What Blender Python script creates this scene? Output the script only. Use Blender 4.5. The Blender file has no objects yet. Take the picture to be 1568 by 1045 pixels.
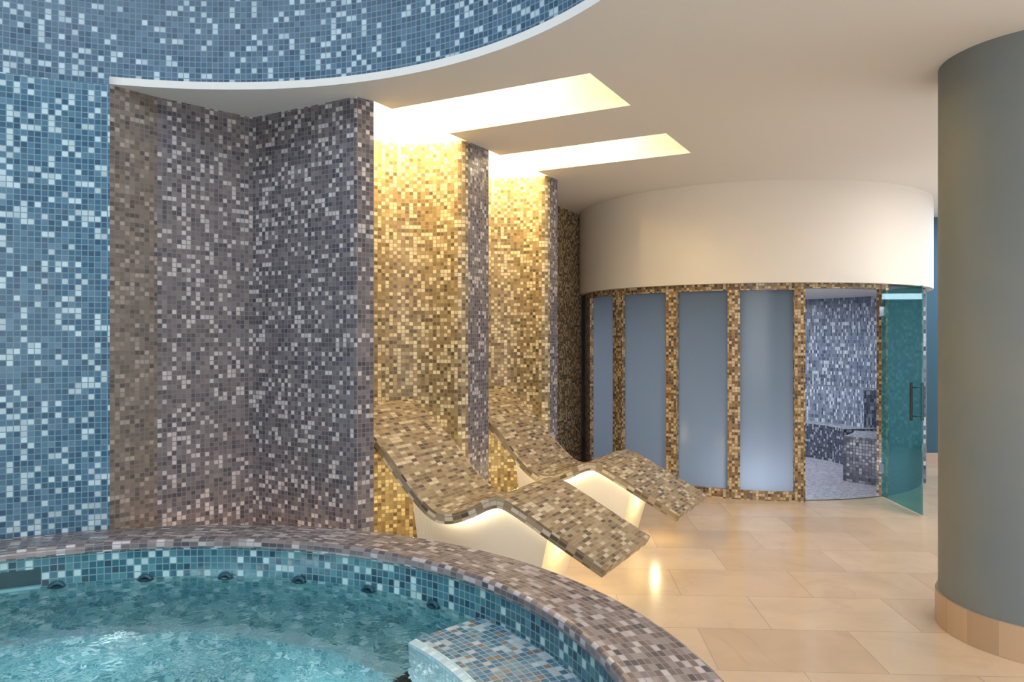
import bpy, bmesh, math, random
from mathutils import Vector, Matrix
random.seed(4)
S=bpy.context.scene
S.view_settings.view_transform='Standard'
COL=S.collection
pi=math.pi
rad=math.radians

# ---------------------------------------------------------------- materials
def newmat(n):
    m=bpy.data.materials.new(n); m.use_nodes=True
    nt=m.node_tree; b=nt.nodes['Principled BSDF']
    return m,nt,b
def L(nt,a,b): nt.links.new(a,b)
def math_n(nt,op,a,b=None,v=None):
    n=nt.nodes.new('ShaderNodeMath'); n.operation=op
    if isinstance(a,(int,float)): n.inputs[0].default_value=a
    else: L(nt,a,n.inputs[0])
    if b is not None:
        if isinstance(b,(int,float)): n.inputs[1].default_value=b
        else: L(nt,b,n.inputs[1])
    return n.outputs[0]

def mosaic(name,cols,tx=.033,ty=.033,grout=(.3,.3,.3),rough=.26,g=.075,glit=.10,spec=.6,seed=0,vv=.35):
    """cols: list of (weight,rgb)"""
    m,nt,b=newmat(name); N=nt.nodes
    uv=N.new('ShaderNodeUVMap')
    mp=N.new('ShaderNodeVectorMath'); mp.operation='MULTIPLY'
    mp.inputs[1].default_value=(1/tx,1/ty,1); L(nt,uv.outputs[0],mp.inputs[0])
    ad=N.new('ShaderNodeVectorMath'); ad.operation='ADD'; ad.inputs[1].default_value=(500.03+seed,500.03,0)
    L(nt,mp.outputs[0],ad.inputs[0])
    fl=N.new('ShaderNodeVectorMath'); fl.operation='FLOOR'; L(nt,ad.outputs[0],fl.inputs[0])
    fr=N.new('ShaderNodeVectorMath'); fr.operation='FRACTION'; L(nt,ad.outputs[0],fr.inputs[0])
    wn=N.new('ShaderNodeTexWhiteNoise'); wn.noise_dimensions='3D'; L(nt,fl.outputs[0],wn.inputs['Vector'])
    cr=N.new('ShaderNodeValToRGB'); cr.color_ramp.interpolation='CONSTANT'
    tot=sum(w for w,_ in cols); p=0; e=cr.color_ramp.elements
    while len(e)>1: e.remove(e[-1])
    for i,(w,c) in enumerate(cols):
        el=e[0] if i==0 else e.new(p/tot)
        el.position=p/tot; el.color=(*c,1); p+=w
    L(nt,wn.outputs['Value'],cr.inputs[0])
    sp=N.new('ShaderNodeSeparateXYZ'); L(nt,fr.outputs[0],sp.inputs[0])
    ax=math_n(nt,'ABSOLUTE',math_n(nt,'SUBTRACT',sp.outputs[0],.5))
    ay=math_n(nt,'ABSOLUTE',math_n(nt,'SUBTRACT',sp.outputs[1],.5))
    # equal grout width in metres
    gm=g*min(tx,ty)
    mx=math_n(nt,'GREATER_THAN',ax,.5-gm/tx); my=math_n(nt,'GREATER_THAN',ay,.5-gm/ty)
    mask=math_n(nt,'MAXIMUM',mx,my)
    # per tile value variation
    sc=N.new('ShaderNodeSeparateColor'); L(nt,wn.outputs['Color'],sc.inputs[0])
    var=math_n(nt,'MULTIPLY_ADD',sc.outputs[1],vv); var.node.inputs[2].default_value=1-vv/2
    mul=N.new('ShaderNodeVectorMath'); mul.operation='SCALE'
    L(nt,cr.outputs[0],mul.inputs[0]); L(nt,var,mul.inputs['Scale'])
    mix=N.new('ShaderNodeMix'); mix.data_type='RGBA'
    L(nt,mask,mix.inputs['Factor']); L(nt,mul.outputs[0],mix.inputs['A']); mix.inputs['B'].default_value=(*grout,1)
    L(nt,mix.outputs['Result'],b.inputs['Base Color'])
    r=math_n(nt,'MULTIPLY_ADD',mask,.5); r.node.inputs[2].default_value=rough
    L(nt,r,b.inputs['Roughness'])
    b.inputs['Specular IOR Level'].default_value=spec
    geo=N.new('ShaderNodeNewGeometry')
    s2=N.new('ShaderNodeVectorMath'); s2.operation='SUBTRACT'; L(nt,wn.outputs['Color'],s2.inputs[0]); s2.inputs[1].default_value=(.5,.5,.5)
    s3=N.new('ShaderNodeVectorMath'); s3.operation='SCALE'; L(nt,s2.outputs[0],s3.inputs[0]); s3.inputs['Scale'].default_value=glit
    s4=N.new('ShaderNodeVectorMath'); s4.operation='ADD'; L(nt,s3.outputs[0],s4.inputs[0]); L(nt,geo.outputs['Normal'],s4.inputs[1])
    s5=N.new('ShaderNodeVectorMath'); s5.operation='NORMALIZE'; L(nt,s4.outputs[0],s5.inputs[0])
    L(nt,s5.outputs[0],b.inputs['Normal'])
    return m

def plain(name,c,rough=.6,metal=0,noise=0,nscale=3,c2=None,spec=.5,coat=0):
    m,nt,b=newmat(name)
    b.inputs['Base Color'].default_value=(*c,1); b.inputs['Roughness'].default_value=rough
    b.inputs['Metallic'].default_value=metal; b.inputs['Specular IOR Level'].default_value=spec
    if c2:
        tc=nt.nodes.new('ShaderNodeTexCoord'); n=nt.nodes.new('ShaderNodeTexNoise')
        n.inputs['Scale'].default_value=nscale; n.inputs['Detail'].default_value=6
        L(nt,tc.outputs['Object'],n.inputs['Vector'])
        mx=nt.nodes.new('ShaderNodeMix'); mx.data_type='RGBA'
        mr=nt.nodes.new('ShaderNodeMapRange'); mr.inputs[1].default_value=.3; mr.inputs[2].default_value=.7
        L(nt,n.outputs['Fac'],mr.inputs[0]); L(nt,mr.outputs[0],mx.inputs['Factor'])
        mx.inputs['A'].default_value=(*c,1); mx.inputs['B'].default_value=(*c2,1)
        L(nt,mx.outputs['Result'],b.inputs['Base Color'])
    return m
def emis(name,c,s):
    m,nt,b=newmat(name); b.inputs['Base Color'].default_value=(*c,1)
    b.inputs['Emission Color'].default_value=(*c,1); b.inputs['Emission Strength'].default_value=s
    return m

BLUE=mosaic('blue_mosaic',[(34,(.055,.145,.235)),(28,(.085,.19,.285)),(18,(.035,.10,.18)),(21,(.52,.66,.72))],tx=.034,ty=.034,grout=(.21,.33,.40),vv=.3,spec=.35,rough=.3)
BLUEW=mosaic('blue_mosaic_cupola',[(38,(.055,.12,.20)),(32,(.075,.15,.235)),(14,(.035,.085,.155)),(19,(.44,.56,.64))],tx=.034,ty=.034,grout=(.20,.29,.36),seed=7,vv=.3,spec=.35,rough=.3)
POOLM=mosaic('pool_wall_mosaic',[(34,(.03,.125,.18)),(26,(.05,.18,.24)),(12,(.08,.25,.30)),(12,(.015,.06,.10)),(18,(.50,.72,.76))],tx=.038,ty=.038,grout=(.19,.32,.36),vv=.3)
UNDER=mosaic('underwater_mosaic',[(34,(.20,.43,.48)),(26,(.33,.58,.61)),(20,(.11,.31,.37)),(20,(.64,.80,.81))],tx=.045,ty=.045,grout=(.36,.58,.60))
DARK=mosaic('taupe_mosaic',[(24,(.115,.10,.112)),(26,(.165,.143,.155)),(18,(.215,.188,.192)),(12,(.072,.07,.09)),(20,(.57,.52,.52))],tx=.030,ty=.030,grout=(.19,.17,.178),glit=.18,spec=.8)
JAMB=mosaic('brown_mosaic',[(26,(.15,.12,.105)),(26,(.20,.16,.135)),(22,(.25,.20,.17)),(12,(.10,.082,.078)),(14,(.38,.32,.28))],tx=.030,ty=.028,grout=(.18,.15,.13),glit=.12,spec=.8)
GOLD=mosaic('gold_mosaic',[(26,(.24,.175,.095)),(26,(.35,.27,.15)),(14,(.13,.095,.055)),(34,(.66,.58,.39))],tx=.031,ty=.029,grout=(.30,.24,.14),glit=.16,spec=.5,rough=.40)
COPE=mosaic('coping_mosaic',[(26,(.16,.125,.125)),(26,(.235,.19,.19)),(12,(.095,.085,.10)),(18,(.31,.26,.255)),(18,(.53,.48,.49))],tx=.050,ty=.025,grout=(.25,.225,.23),glit=.14,spec=.8)
LNG=mosaic('lounger_mosaic',[(26,(.22,.16,.095)),(26,(.31,.235,.145)),(10,(.11,.085,.06)),(22,(.40,.315,.20)),(16,(.62,.54,.40))],tx=.058,ty=.025,grout=(.26,.21,.15),glit=.14,spec=.8,vv=.25)
FRAME=mosaic('frame_mosaic',[(26,(.20,.12,.055)),(24,(.34,.22,.11)),(14,(.08,.065,.06)),(36,(.62,.50,.31))],tx=.028,ty=.028,grout=(.26,.19,.12),glit=.14)
STEAM=mosaic('steam_mosaic',[(34,(.20,.24,.31)),(24,(.29,.33,.41)),(20,(.10,.13,.19)),(22,(.68,.72,.77))],tx=.026,ty=.048,grout=(.27,.30,.36))
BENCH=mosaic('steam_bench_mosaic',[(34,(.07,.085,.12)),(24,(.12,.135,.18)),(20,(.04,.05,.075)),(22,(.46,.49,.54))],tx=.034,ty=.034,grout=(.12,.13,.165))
BTOP=mosaic('steam_bench_lit_top',[(34,(.30,.32,.38)),(24,(.40,.42,.48)),(20,(.20,.22,.28)),(22,(.66,.69,.73))],tx=.034,ty=.034,grout=(.34,.35,.40))  # bench mosaic lightened for the tops, light put into the colour
STEAMF=mosaic('steam_floor_mosaic',[(40,(.46,.44,.52)),(30,(.56,.54,.60)),(30,(.36,.35,.43))],tx=.033,ty=.033,grout=(.42,.41,.47))
STEPM=mosaic('step_mosaic',[(26,(.06,.16,.27)),(26,(.10,.23,.35)),(18,(.17,.31,.41)),(12,(.24,.19,.16)),(18,(.50,.60,.66))],tx=.034,ty=.034,grout=(.30,.40,.46))
WHITEM=mosaic('pale_mosaic',[(50,(.62,.78,.83)),(30,(.70,.83,.87)),(20,(.50,.70,.78))],tx=.034,ty=.034,grout=(.42,.60,.66))

PLAST=plain('white_plaster',(.80,.755,.69),.75,c2=(.78,.735,.67),nscale=.6)
CEIL=plain('ceiling_paint',(.81,.79,.76),.8)
SLOT=plain('slot_paint',(.86,.84,.78),.8)
SUEDE=plain('suede_plaster',(.14,.178,.205),.6,c2=(.215,.215,.19),nscale=1.1)
TEAL=plain('blue_wall_paint',(.045,.12,.18),.6)
WALLC=plain('cream_wall_paint',(.68,.66,.64),.7)
PLINTH=plain('lounger_plinth_plaster',(.86,.82,.72),.6)
STEEL=plain('dark_steel',(.10,.11,.12),.25,metal=.9)
CHROME=plain('brushed_steel',(.5,.52,.55),.25,metal=1)
BLACK=plain('recess_shade',(.015,.06,.075),.4)
JET=plain('jet_plastic',(.02,.08,.12),.3)

# floor tiles
def floor_mat():
    m,nt,b=newmat('marble_floor_tiles'); N=nt.nodes
    tc=N.new('ShaderNodeTexCoord'); mp=N.new('ShaderNodeMapping')
    mp.inputs['Rotation'].default_value=(0,0,rad(3)); L(nt,tc.outputs['Object'],mp.inputs[0])
    br=N.new('ShaderNodeTexBrick'); br.offset=.5; br.inputs['Scale'].default_value=1
    br.inputs['Brick Width'].default_value=.80; br.inputs['Row Height'].default_value=.52
    br.inputs['Mortar Size'].default_value=.0026; br.inputs['Mortar Smooth'].default_value=.1
    br.inputs['Color1'].default_value=(.66,.52,.385,1); br.inputs['Color2'].default_value=(.56,.425,.305,1)
    br.inputs['Mortar'].default_value=(.44,.345,.25,1)
    L(nt,mp.outputs[0],br.inputs['Vector'])
    n=N.new('ShaderNodeTexNoise'); n.inputs['Scale'].default_value=2.6; n.inputs['Detail'].default_value=10; n.inputs['Distortion'].default_value=.5
    L(nt,mp.outputs[0],n.inputs['Vector'])
    mr=N.new('ShaderNodeMapRange'); mr.inputs[1].default_value=.3; mr.inputs[2].default_value=.7; mr.inputs[3].default_value=.93; mr.inputs[4].default_value=1.06
    L(nt,n.outputs['Fac'],mr.inputs[0])
    # thin veins where a second noise crosses its mid level
    n2_=N.new('ShaderNodeTexNoise'); n2_.inputs['Scale'].default_value=1.3; n2_.inputs['Detail'].default_value=5; n2_.inputs['Distortion'].default_value=1.0
    L(nt,mp.outputs[0],n2_.inputs['Vector'])
    vd=math_n(nt,'ABSOLUTE',math_n(nt,'SUBTRACT',n2_.outputs['Fac'],.5))
    vr=N.new('ShaderNodeMapRange'); vr.inputs[1].default_value=0; vr.inputs[2].default_value=.02; vr.inputs[3].default_value=.95; vr.inputs[4].default_value=1
    L(nt,vd,vr.inputs[0])
    fac=math_n(nt,'MULTIPLY',mr.outputs[0],vr.outputs[0])
    sc=N.new('ShaderNodeVectorMath'); sc.operation='SCALE'; L(nt,br.outputs['Color'],sc.inputs[0]); L(nt,fac,sc.inputs['Scale'])
    L(nt,sc.outputs[0],b.inputs['Base Color'])
    b.inputs['Roughness'].default_value=.2
    return m
FLOORM=floor_mat()

def frosted():
    m,nt,b=newmat('frosted_glass'); N=nt.nodes
    b.inputs['Base Color'].default_value=(.10,.145,.18,1); b.inputs['Roughness'].default_value=.2
    t=N.new('ShaderNodeBsdfTranslucent'); t.inputs[0].default_value=(.42,.49,.56,1)
    mx=N.new('ShaderNodeMixShader'); mx.inputs[0].default_value=.5
    L(nt,b.outputs[0],mx.inputs[1]); L(nt,t.outputs[0],mx.inputs[2])
    L(nt,mx.outputs[0],N['Material Output'].inputs[0]); return m
FROST=frosted()
def clearglass():
    m,nt,b=newmat('teal_glass'); N=nt.nodes
    tr=N.new('ShaderNodeBsdfTransparent'); tr.inputs[0].default_value=(.50,.79,.82,1)
    gl=N.new('ShaderNodeBsdfGlossy'); gl.inputs['Color'].default_value=(.8,1,1,1); gl.inputs['Roughness'].default_value=.03
    df=N.new('ShaderNodeBsdfDiffuse'); df.inputs[0].default_value=(.05,.25,.29,1)
    m1=N.new('ShaderNodeMixShader'); m1.inputs[0].default_value=.28
    L(nt,tr.outputs[0],m1.inputs[1]); L(nt,df.outputs[0],m1.inputs[2])
    m2=N.new('ShaderNodeMixShader'); m2.inputs[0].default_value=.08
    L(nt,m1.outputs[0],m2.inputs[1]); L(nt,gl.outputs[0],m2.inputs[2])
    L(nt,m2.outputs[0],N['Material Output'].inputs[0]); return m
DGLASS=clearglass()
def water():
    m,nt,b=newmat('pool_water'); N=nt.nodes
    tc=N.new('ShaderNodeTexCoord')
    n=N.new('ShaderNodeTexNoise'); n.inputs['Scale'].default_value=9; n.inputs['Detail'].default_value=2.5; n.inputs['Distortion'].default_value=.6
    L(nt,tc.outputs['Object'],n.inputs['Vector'])
    bp=N.new('ShaderNodeBump'); bp.inputs['Strength'].default_value=.36; bp.inputs['Distance'].default_value=.035
    L(nt,n.outputs['Fac'],bp.inputs['Height'])
    rf=N.new('ShaderNodeBsdfRefraction'); rf.inputs['IOR'].default_value=1.33; rf.inputs['Roughness'].default_value=0; rf.inputs['Color'].default_value=(.78,.93,.95,1)
    gl=N.new('ShaderNodeBsdfGlossy'); gl.inputs['Roughness'].default_value=.03
    fz=N.new('ShaderNodeFresnel'); fz.inputs['IOR'].default_value=1.33
    for x in (rf,gl,fz): L(nt,bp.outputs[0],x.inputs['Normal'])
    mx=N.new('ShaderNodeMixShader'); L(nt,fz.outputs[0],mx.inputs[0]); L(nt,rf.outputs[0],mx.inputs[1]); L(nt,gl.outputs[0],mx.inputs[2])
    L(nt,mx.outputs[0],N['Material Output'].inputs[0]); return m
WATER=water()

# ---------------------------------------------------------------- mesh helpers
def empty(name,loc=(0,0,0)):
    e=bpy.data.objects.new(name,None); e.location=loc; COL.objects.link(e); e.empty_display_size=.1
    return e
def finish(name,verts,faces,uvs,mats,idx=None,parent=None,smooth=False):
    me=bpy.data.meshes.new(name); me.from_pydata(verts,[],faces)
    uvl=me.uv_layers.new(name='UVMap')
    k=0
    for fi,f in enumerate(faces):
        for j in range(len(f)):
            uvl.data[k].uv=uvs[fi][j]; k+=1
    for m in (mats if isinstance(mats,(list,tuple)) else [mats]): me.materials.append(m)
    for i,p in enumerate(me.polygons):
        if idx: p.material_index=idx[i]
        p.use_smooth=smooth
    me.update()
    o=bpy.data.objects.new(name,me); COL.objects.link(o)
    if parent: o.parent=parent; o.matrix_parent_inverse=Matrix.Translation(-parent.location)
    return o
def strip(name,pts,z0,z1,mats,pidx=None,parent=None,smooth=False,u0=0):
    V=[];F=[];U=[];I=[]; u=u0
    for i,p in enumerate(pts):
        V+= [(p[0],p[1],z0),(p[0],p[1],z1)]
    for i in range(len(pts)-1):
        d=math.dist(pts[i],pts[i+1])
        F.append((2*i,2*i+2,2*i+3,2*i+1)); U.append([(u,z0),(u+d,z0),(u+d,z1),(u,z1)]); u+=d
        I.append(pidx[i] if pidx else 0)
    return finish(name,V,F,U,mats,I,parent,smooth)
def revolve(name,c,prof,a0,a1,seg,mats,pidx=None,closed=False,caps=False,parent=None,smooth=False,uvR=2.0):
    V=[];F=[];U=[];I=[]
    n=len(prof); pr=prof+[prof[0]] if closed else prof
    cum=[0]
    for i in range(len(pr)-1): cum.append(cum[-1]+math.dist(pr[i],pr[i+1]))
    full=abs(abs(a1-a0)-360)<1e-6
    rings=seg if full else seg+1
    for k in range(rings):
        a=rad(a0+(a1-a0)*k/seg)
        for r,z in prof: V.append((c[0]+r*math.cos(a),c[1]+r*math.sin(a),z))
    for k in range(seg):
        k2=(k+1)%rings
        ua=rad(a0+(a1-a0)*k/seg)*uvR; ub=rad(a0+(a1-a0)*(k+1)/seg)*uvR
        for i in range(len(pr)-1):
            j=(i+1)%n
            F.append((k*n+i,k2*n+i,k2*n+j,k*n+j)); U.append([(ua,cum[i]),(ub,cum[i]),(ub,cum[i+1]),(ua,cum[i+1])])
            I.append(pidx[i] if pidx else 0)
    if caps:
        F.append(tuple(range(n))); U.append([p for p in prof]); I.append(0)
        F.append(tuple(range((rings-1)*n,rings*n))[::-1]); U.append([p for p in prof][::-1]); I.append(0)
    return finish(name,V,F,U,mats,I,parent,smooth)
def prism(name,pts,z0,z1,mat,parent=None):
    n=len(pts); V=[(x,y,z0) for x,y in pts]+[(x,y,z1) for x,y in pts]
    F=[];U=[];u=0
    for i in range(n):
        j=(i+1)%n; d=math.dist(pts[i],pts[j])
        F.append((i,j,n+j,n+i)); U.append([(u,z0),(u+d,z0),(u+d,z1),(u,z1)]); u+=d
    F.append(tuple(range(n))[::-1]); U.append([p for p in pts][::-1])
    F.append(tuple(range(n,2*n))); U.append([p for p in pts])
    return finish(name,V,F,U,mat,None,parent)
def box(name,x0,x1,y0,y1,z0,z1,mat,parent=None):
    return prism(name,[(x0,y0),(x1,y0),(x1,y1),(x0,y1)],z0,z1,mat,parent)
def disc(name,c,r,z,mat,parent=None,n=96):
    V=[(c[0]+r*math.cos(2*pi*k/n),c[1]+r*math.sin(2*pi*k/n),z) for k in range(n)]
    return finish(name,V,[tuple(range(n))],[[(v[0],v[1]) for v in V]],mat,None,parent)
def cyl(name,p0,p1,r,mat,parent=None,n=20):
    p0=Vector(p0);p1=Vector(p1);d=p1-p0
    bm=bmesh.new(); bmesh.ops.create_cone(bm,cap_ends=True,segments=n,radius1=r,radius2=r,depth=d.length)
    bm.transform(Matrix.Translation((p0+p1)/2)@d.to_track_quat('Z','Y').to_matrix().to_4x4())
    me=bpy.data.meshes.new(name); bm.to_mesh(me); bm.free(); me.materials.append(mat)
    o=bpy.data.objects.new(name,me); COL.objects.link(o)
    if parent: o.parent=parent; o.matrix_parent_inverse=Matrix.Translation(-parent.location)
    return o
def torus(name,c,nrm,R,r,mat,parent=None):
    V=[];F=[];a,b=28,10
    q=Vector(nrm).to_track_quat('Z','Y')
    for i in range(a):
        for j in range(b):
            t=2*pi*i/a;p=2*pi*j/b
            v=q@Vector(((R+r*math.cos(p))*math.cos(t),(R+r*math.cos(p))*math.sin(t),r*math.sin(p)))+Vector(c); V.append(tuple(v))
    for i in range(a):
        for j in range(b): F.append((i*b+j,((i+1)%a)*b+j,((i+1)%a)*b+(j+1)%b,i*b+(j+1)%b))
    return finish(name,V,F,[[(0,0)]*4 for _ in F],mat,None,parent,True)

H=3.1
PC=(-1.7,2.15); RW=2.43
DC=(2.85,9.2)
P0=Vector((-.793,4.957)); uu=Vector((.877,-.48)).normalized(); vv=Vector((.48,.877)).normalized()
def ST(s,t):
    p=P0+vv*s+uu*t; return (p.x,p.y)
def arcpts(c,R,a0,a1,n): return [(c[0]+R*math.cos(rad(a0+(a1-a0)*k/n)),c[1]+R*math.sin(rad(a0+(a1-a0)*k/n))) for k in range(n+1)]
PITCH=1.445; NW0,NW1=-.185,.88
def niche(off):
    cs=(NW0+NW1)/2; R=(NW1-NW0)/2; td=-.12
    pts=[ST(NW0+off,0)]
    for k in range(33):
        a=pi*k/32
        pts.append(ST(off+cs-R*math.cos(a), td-R*math.sin(a)*1.0))
    # rounded nose where the niche turns onto the pier face
    rr=.07
    for k in range(7):
        a=pi/2*k/6
        pts.append(ST(off+NW1+rr-rr*math.cos(a),-rr+rr*math.sin(a)))
    return pts
n1=niche(0); n2=niche(PITCH)

# ---------------------------------------------------------------- room shell
def plate(name,outer,holes,z0,z1,mat):
    cu=bpy.data.curves.new(name,'CURVE'); cu.dimensions='2D'; cu.fill_mode='BOTH'; cu.extrude=(z1-z0)/2
    for poly in [outer]+holes:
        sp=cu.splines.new('POLY'); sp.points.add(len(poly)-1); sp.use_cyclic_u=True
        for i,p in enumerate(poly): sp.points[i].co=(p[0],p[1],0,1)
    o=bpy.data.objects.new(name+'_c',cu); COL.objects.link(o); o.location=(0,0,(z0+z1)/2)
    dg=bpy.context.evaluated_depsgraph_get(); me=bpy.data.meshes.new_from_object(o.evaluated_get(dg))
    bpy.data.objects.remove(o)
    me.materials.clear(); me.materials.append(mat)
    o=bpy.data.objects.new(name,me); o.location=(0,0,(z0+z1)/2); COL.objects.link(o); return o
outer=[(-6,-3),(6.6,-3),(6.6,12),(-6,12)]
plate('floor',outer,[arcpts(PC,2.30,0,360,120)[:-1]],-.12,0,FLOORM)
def slot(off): return niche(off)+[ST(off+.68,0),ST(off+.68,1.41),ST(off,1.41),ST(off,0)]
s1=slot(0); s2=slot(PITCH)
WA0,WA1=106.7,262
wellhole=arcpts(PC,RW+.03,WA0,WA1,90)+arcpts(PC,RW-.015,WA1,WA0+360,120)
plate('ceiling',outer,[wellhole,s1,s2],H,H+.045,CEIL)
for i,(sl,off) in enumerate(((s1,0),(s2,PITCH))):
    e=empty('ceiling_light_cove',(*ST(off+.34,.7),H+.2))
    strip('cove_sides',sl+[sl[0]],H+.045,H+.33,SLOT,parent=e)
    n=len(sl)
    top=[ (x,y,H+.33) for x,y in sl]
    finish('cove_glow_top',top,[tuple(range(n))],[[(0,0)]*n],emis('cove_glow',(1,.91,.73),.42),None,e)  # cove top glows by itself, in place of LED-lit plaster
    # LED lamps over the niche back
    for k,(s,t,p,c) in enumerate(((.10,-.34,15,(1,.71,.30)),(.56,-.32,15,(1,.71,.30)),(.34,.6,5,(1,.88,.66)))):
        l=bpy.data.lights.new('niche_lamp','POINT'); l.energy=p*1.5; l.color=c; l.shadow_soft_size=.05
        o=bpy.data.objects.new('cove_lamp',l); o.location=(*ST(off+s,t),H+.17 if k<2 else H+.14); COL.objects.link(o)
        o.parent=e; o.matrix_parent_inverse=Matrix.Translation(-e.location)

# cupola
revolve('wall_cupola',PC,[(RW,H),(RW,4.4)],0,360,160,BLUEW,uvR=RW)
disc('ceiling_cupola',PC,RW,4.4,CEIL)
# blue pool drum wall
strip('wall_pool',arcpts(PC,RW,WA0,WA1,110),0,H,BLUE,u0=.02)
A=(PC[0]+RW*math.cos(rad(WA0)),PC[1]+RW*math.sin(rad(WA0)))
B=(-2.225,4.71);C=(-1.78,5.15);D=(-.977,4.70)
strip('wall_alcove_jamb',[A,B],0,H,JAMB)
strip('wall_alcove',[B,C,D,n1[0]],0,H,DARK,u0=.3)
strip('wall_niches',n1,0,H,GOLD)
strip('wall_niches_far',n2,0,H,GOLD)
strip('wall_pier',[n1[-1],n2[0]],0,H,DARK)
F1=ST(2.56,0)
strip('wall_pier_far',[n2[-1],F1],0,H,DARK)
strip('wall_passage',[F1,(.45,8.5),(.86,9.3)],0,H,FRAME)  # lighter mosaic brightens this dim pocket in place of light

# outer walls
strip('wall_left',[(-6,-3),(-6,12)],0,H,WALLC)
strip('wall_front',[(-6,-3),(6.6,-3)],0,H,WALLC)
strip('wall_right',[(6.6,-3),(6.6,9.45)],0,H,WALLC)
strip('wall_back',[(-6,12),(6.6,12)],0,H,WALLC)
box('wall_back_right',4.75,6.6,9.45,9.6,0,H,TEAL)
box('baseboard_back',4.75,6.6,9.43,9.45,0,.13,plain('baseboard_stone',(.55,.42,.33),.4))

# ---------------------------------------------------------------- steam room drum
W=252.8
e=empty('wall_steam_room',(DC[0],DC[1],0))
pb=revolve('plaster_band',DC,[(2.02,2.115),(2.02,H)],0,360,160,PLAST,parent=e,smooth=True)
revolve('plaster_soffit',DC,[(1.86,2.115),(2.02,2.115)],0,360,160,PLAST,parent=e)
R0,R1=1.85,1.95
def seg(name,a,b,z0,z1,mat):
    n=max(2,int(abs(b-a)/2))
    return revolve(name,DC,[(R0,z0),(R1,z0),(R1,z1),(R0,z1)],W+a,W+b,n,mat,closed=True,caps=True,parent=e,uvR=R1)
glass=[(-63.9,-45.6),(-40.8,-23.4),(-19.8,-4.7),(-1.3,13.6)]
posts=[(-70,-63.9),(-45.6,-40.8),(-23.4,-19.8),(-4.7,-1.3),(13.6,16.7)]
for a,b in posts: seg('mosaic_post',a,b,0,2.115,FRAME)
for a,b in glass:
    seg('sill',a,b,0,.09,FRAME); seg('head',a,b,2.05,2.115,FRAME)
    revolve('frosted_pane',DC,[(1.91,.09),(1.91,2.05)],W+a,W+b,14,FROST,parent=e,smooth=True)
seg('door_head',16.7,44,2.065,2.115,FRAME)
seg('mosaic_post',43.2,44.5,0,2.115,FRAME)
revolve('side_pane',DC,[(1.91,0),(1.91,2.115)],W+44.5,W+75,14,FROST,parent=e,smooth=True)
revolve('steam_mosaic_wall',DC,[(R0,0),(R1,0),(R1,2.115),(R0,2.115)],W+75,W+290,90,STEAM,closed=True,caps=True,parent=e)
disc('steam_ceiling',DC,1.95,2.115,PLAST,e)
disc('steam_floor',DC,1.9,.006,STEAMF,e)
def bench(name,a,b,r0,r1,h):
    en=empty(name,(DC[0],DC[1],0))
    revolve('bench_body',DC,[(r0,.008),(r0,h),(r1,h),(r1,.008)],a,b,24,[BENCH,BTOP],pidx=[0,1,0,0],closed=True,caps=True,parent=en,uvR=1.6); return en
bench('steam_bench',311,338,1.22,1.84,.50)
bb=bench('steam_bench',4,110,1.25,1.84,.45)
revolve('bench_back',DC,[(1.58,.45),(1.58,.92),(1.84,.92),(1.84,.45)],8,110,24,STEAM,closed=True,caps=True,parent=bb,uvR=1.7)
revolve('pilaster',DC,[(1.75,0),(1.84,0),(1.84,2.1),(1.75,2.1)],352,355,3,BENCH,closed=True,caps=True,parent=e)

# glass door leaf
hx,hy=DC[0]+1.93*math.cos(rad(W+42.4)),DC[1]+1.93*math.sin(rad(W+42.4))
de=empty('door_1',(hx,hy,0))
fx,fy=hx-.035,hy-.80
d=Vector((fx-hx,fy-hy)).normalized(); nrm=Vector((-d.y,d.x))
def dp(a,b): p=Vector((hx,hy))+d*a+nrm*b; return (p.x,p.y)
prism('door_leaf',[dp(.01,-.005),dp(.80,-.005),dp(.80,.005),dp(.01,.005)],.012,2.05,DGLASS,de)
for sgn in (-1,1):
    x,y=dp(.70,.05*sgn)
    cyl('handle_bar',(x,y,.84),(x,y,1.18),.013,STEEL,de)
    for z in (.88,1.14):
        x2,y2=dp(.70,.0)
        cyl('handle_standoff',(x2,y2,z),(x,y,z),.008,STEEL,de)
for z in (.25,1.8):
    prism('hinge',[dp(-.02,-.014),dp(.07,-.014),dp(.07,.014),dp(-.02,.014)],z,z+.09,CHROME,de)

# ---------------------------------------------------------------- column
CC=(2.86,4.03); 
ce=empty('round_column',(CC[0],CC[1],0))
o=revolve('column_shaft',CC,[(.50,.0),(.50,H)],0,360,96,SUEDE,parent=ce,smooth=True)
tilem=mosaic('base_tile',[(30,(.46,.32,.20)),(30,(.43,.30,.19)),(20,(.41,.285,.18)),(20,(.48,.34,.22))],tx=.16,ty=.3,grout=(.34,.25,.17),g=.008,glit=.01,rough=.35,vv=.08)
revolve('column_base',CC,[(.50,.001),(.515,.001),(.515,.175),(.50,.175)],0,360,96,tilem,closed=True,parent=ce,uvR=.515)

# ---------------------------------------------------------------- whirlpool
wp=empty('whirlpool_tub',(PC[0],PC[1],0))
ZC=.45; ZW=.235; RI=2.12
def rnd(r,z,rr,a0,a1,n=5): return [(r+rr*math.cos(rad(a0+(a1-a0)*k/n)),z+rr*math.sin(rad(a0+(a1-a0)*k/n))) for k in range(n+1)]
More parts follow.
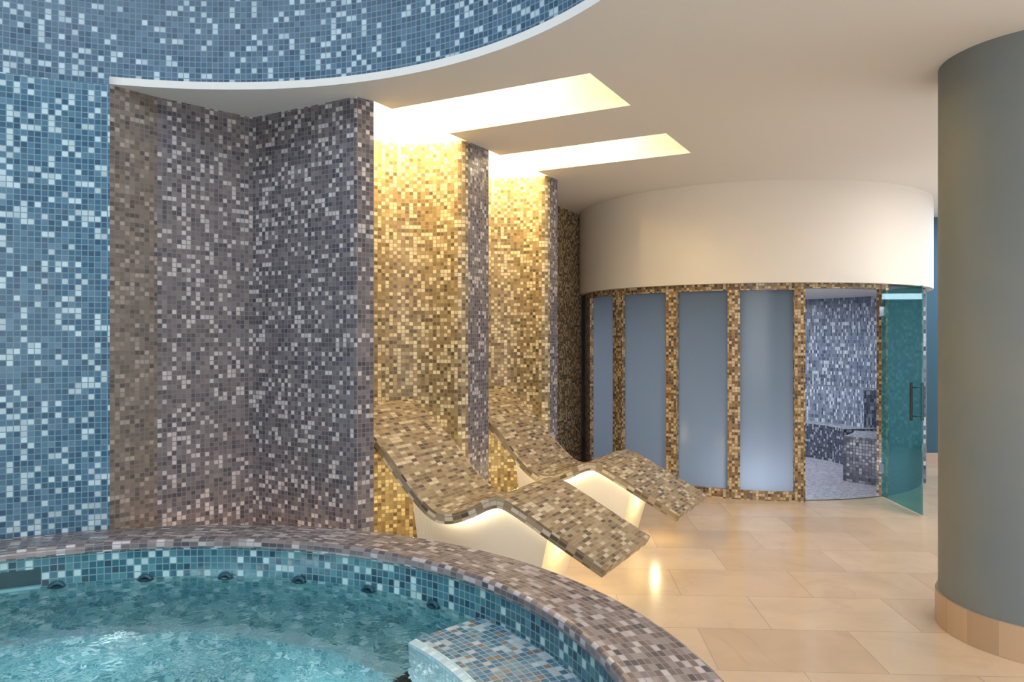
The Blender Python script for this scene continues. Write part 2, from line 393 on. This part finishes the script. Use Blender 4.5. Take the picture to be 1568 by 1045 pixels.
# outer skirt (not behind the drum wall), coping and inner wall
revolve('outer_skirt',PC,[(2.425,0.001),(2.425,ZC-.03)],-100,106,110,COPE,parent=wp,uvR=2.42)
prof=[(2.425,ZC-.06)]+rnd(2.42,ZC-.025,.025,0,90)+rnd(RI+.01,ZC-.025,.025,90,180)+[(RI-.015,ZC-.05),(RI,ZC-.05)]
revolve('coping',PC,prof,0,360,180,COPE,parent=wp,uvR=2.3)
revolve('basin_wall',PC,[(RI,ZW),(RI,ZC-.05)],0,360,180,POOLM,parent=wp,uvR=RI)
revolve('basin_wall_underwater',PC,[(RI,-.75),(RI,ZW)],0,360,180,UNDER,parent=wp,uvR=RI)
RB=1.70
revolve('underwater_seat',PC,[(RB,-.75),(RB,-.20),(RB+.10,-.19),(RI,-.19)],47,360-40,120,[UNDER,WHITEM],pidx=[0,1,0],parent=wp,uvR=1.8,caps=False)
disc('basin_floor',PC,RI,-.75,UNDER,wp)
revolve('water_edge_step',PC,[(RB,-.74),(RB,ZW+.012),(RB+.04,ZW+.02),(RI-.001,ZW+.02),(RI-.001,-.74)],-42,43,70,[WHITEM,STEPM],pidx=[0,0,1,0],caps=True,parent=wp,uvR=1.9)
disc('water_surface',PC,RI-.001,ZW,WATER,wp,n=128)
for a in (125,112,100,88,76,64,52):
    c=(PC[0]+(RI-.012)*math.cos(rad(a)),PC[1]+(RI-.012)*math.sin(rad(a)),ZW-.02)
    nn=(-math.cos(rad(a)),-math.sin(rad(a)),0)
    torus('jet_ring',c,nn,.034,.011,JET,wp)
    cyl('jet_nozzle',(c[0],c[1],c[2]),(c[0]+nn[0]*.012,c[1]+nn[1]*.012,c[2]),.02,JET,wp)
# skimmer slot, its shaded depth painted as a dark strip on the wall
revolve('skimmer_frame',PC,[(RI-.03,ZW-.02),(RI-.03,ZW+.014),(RI,ZW+.014)],114,140,14,plain('skimmer_trim',(.20,.45,.50),.3),parent=wp)
revolve('skimmer_shade_strip',PC,[(RI-.004,ZW+.014),(RI-.004,ZW+.10)],114,140,14,BLACK,parent=wp)
# underwater lamps
for a,r,p in ((150,1.25,4.4),(60,1.3,4.4),(105,1.3,3.4),(200,1.2,3.5),(0,1.0,3.5)):
    l=bpy.data.lights.new('pool_lamp','POINT'); l.energy=p; l.color=(.92,.97,1); l.shadow_soft_size=.03
    o=bpy.data.objects.new('underwater_lamp',l); o.location=(PC[0]+r*math.cos(rad(a)),PC[1]+r*math.sin(rad(a)),-.62); COL.objects.link(o)
    o.parent=wp; o.matrix_parent_inverse=Matrix.Translation(-wp.location)

# ---------------------------------------------------------------- loungers
ctrl=[(-.36,1.12),(-.25,1.05),(-.02,.86),(.17,.66),(.34,.515),(.45,.485),(.58,.52),(.74,.60),(.84,.625),(.96,.59),(1.25,.445),(1.53,.305)]
def cat(pts,n=6):
    out=[]
    P=[pts[0]]+pts+[pts[-1]]
    for i in range(1,len(P)-2):
        for k in range(n):
            t=k/n; q=[]
            for d_ in (0,1):
                a,b,c,d=P[i-1][d_],P[i][d_],P[i+1][d_],P[i+2][d_]
                q.append(.5*((2*b)+(-a+c)*t+(2*a-5*b+4*c-d)*t*t+(-a+3*b-3*c+d)*t**3))
            out.append(tuple(q))
    out.append(pts[-1]); return out
LED=emis('led_strip',(1,.88,.62),18)
def lounger(off):
    top=cat(ctrl); e=empty('mosaic_lounger',(*ST(off+.33,.6),0))
    s0,s1_=off-.05,off+.72; th=.062
    bot=[]
    for i,p in enumerate(top):
        a=top[max(i-1,0)];b=top[min(i+1,len(top)-1)]
        d_=Vector((b[0]-a[0],b[1]-a[1])).normalized(); bot.append((p[0]+d_.y*th,p[1]-d_.x*th))
    V=[];F=[];U=[]; n=len(top)
    cum=[0]
    for i in range(n-1): cum.append(cum[-1]+math.dist(top[i],top[i+1]))
    for (t,z) in top: V.append((*ST(s0,t),z)); V.append((*ST(s1_,t),z))
    for (t,z) in bot: V.append((*ST(s0,t),z)); V.append((*ST(s1_,t),z))
    w=s1_-s0; b0=2*n
    for i in range(n-1):
        F.append((2*i,2*i+2,2*i+3,2*i+1)); U.append([(0,cum[i]),(0,cum[i+1]),(w,cum[i+1]),(w,cum[i])])
        F.append((b0+2*i,b0+2*i+1,b0+2*i+3,b0+2*i+2)); U.append([(0,cum[i]),(w,cum[i]),(w,cum[i+1]),(0,cum[i+1])])
        F.append((2*i,b0+2*i,b0+2*i+2,2*i+2)); U.append([(cum[i],.014),(cum[i],-.042),(cum[i+1],-.042),(cum[i+1],.014)])
        F.append((2*i+1,2*i+3,b0+2*i+3,b0+2*i+1)); U.append([(cum[i],.014),(cum[i+1],.014),(cum[i+1],-.042),(cum[i],-.042)])
    for i in (0,n-1):
        F.append((2*i,2*i+1,b0+2*i+1,b0+2*i)); U.append([(0,.014),(w,.014),(w,-.042),(0,-.042)])
    finish('lounger_slab',V,F,U,LNG,None,e)
    # plinth
    pl=[p for p in bot if .07<p[0]<1.16]; a0,a1=off+.07,off+.60
    V=[];F=[]
    for (t,z) in pl: V+= [(*ST(a0,t),z),(*ST(a1,t),z)]
    k=len(V)
    for (t,z) in pl:
        tb=.16+(t-pl[0][0])*(1.0-.16)/(pl[-1][0]-pl[0][0])
        V+= [(*ST(a0+.05,tb),0),(*ST(a1-.05,tb),0)]
    for i in range(len(pl)-1):
        F+= [(2*i,2*i+2,k+2*i+2,k+2*i),(2*i+1,k+2*i+1,k+2*i+3,2*i+3)]
    j=len(pl)-1; F+= [(2*j,2*j+1,k+2*j+1,k+2*j),(0,k,k+1,1)]
    finish('lounger_plinth',V,F,[[(0,0)]*4 for _ in F],PLINTH,None,e)
    # LED strips tucked under the slab edges
    for sa in (a0-.03,a1+.015):
        V=[];F=[]
        sel=[p for p in bot if .12<p[0]<1.2]
        for (t,z) in sel: V+= [(*ST(sa,t),z-.004),(*ST(sa+.015,t),z-.004)]
        for i in range(len(sel)-1): F.append((2*i,2*i+1,2*i+3,2*i+2))
        finish('led_strip',V,F,[[(0,0)]*4 for _ in F],LED,None,e)
    # small lamps below head end and foot end
    for (t,z,p) in ((-.05,.35,6),(1.22,.30,3)):
        l=bpy.data.lights.new('under_lamp','POINT'); l.energy=p; l.color=(1,.78,.38); l.shadow_soft_size=.02
        o=bpy.data.objects.new('under_lamp',l); o.location=(*ST(off+.33,t),z); COL.objects.link(o)
        o.parent=e; o.matrix_parent_inverse=Matrix.Translation(-e.location)
lounger(0); lounger(PITCH)

# ---------------------------------------------------------------- lights
def area(name,loc,rot,sx,sy,p,c):
    l=bpy.data.lights.new(name,'AREA'); l.shape='RECTANGLE'; l.size=sx; l.size_y=sy; l.energy=p; l.color=c
    o=bpy.data.objects.new(name,l); o.location=loc; o.rotation_euler=[rad(a) for a in rot]; COL.objects.link(o); return o
area('cupola_lamp',(PC[0],PC[1],4.35),(0,0,0),2.6,2.6,85,(.84,.93,1))
area('rear_fill',(1.5,-2.8,1.7),(90,0,0),5,2.4,185,(.93,.96,1))  # unseen fill panel added behind the camera; that wall has no window
area('drum_fill',(4.6,5.6,3.05),(0,0,0),.9,1.6,60,(1,.95,.90))  # added out-of-frame fill that lights the drum from the right
area('near_fill',(2.6,.6,3.05),(0,0,0),1.2,1.2,50,(1,.94,.88))  # added fill overhead, out of frame, for the near part of the room
area('corridor_lamp',(5.7,8.2,3.05),(0,0,0),.8,.8,38,(.68,.84,1))
area('ceiling_fill',(5.9,4.2,1.2),(180,0,0),.5,3.0,70,(.93,.95,1))  # fill added out of sight behind the column to brighten the ceiling
area('steam_lamp',(DC[0],DC[1]+.2,2.09),(0,0,0),1.4,1.4,46,(.84,.90,1))
l=bpy.data.lights.new('steam_pane_fill','POINT'); l.energy=9; l.color=(.84,.86,1); l.shadow_soft_size=.1  # added low fill that brightens the lower frosted panes; no fixture there
o=bpy.data.objects.new('steam_pane_fill',l); o.location=(DC[0]-.35,DC[1]-1.45,.18); COL.objects.link(o)
for x,y in ((-1.85,4.66),(-1.40,4.64)):
    l=bpy.data.lights.new('alcove_warm_fill','POINT'); l.energy=1.6; l.color=(1,.72,.50); l.shadow_soft_size=.04  # warm fill added behind the coping to tint the lower alcove walls
    o=bpy.data.objects.new('alcove_warm_fill',l); o.location=(x,y,.10); COL.objects.link(o)
w=bpy.data.worlds.new('world'); S.world=w; w.use_nodes=True
w.node_tree.nodes['Background'].inputs[0].default_value=(.5,.6,.7,1); w.node_tree.nodes['Background'].inputs[1].default_value=.3

cam=bpy.data.cameras.new('camera'); cam.lens=26.4; cam.sensor_width=36; cam.shift_y=-.0048; cam.clip_start=.05
co=bpy.data.objects.new('camera',cam); co.location=(0,0,1.6); co.rotation_euler=(pi/2,0,0); COL.objects.link(co); S.camera=co
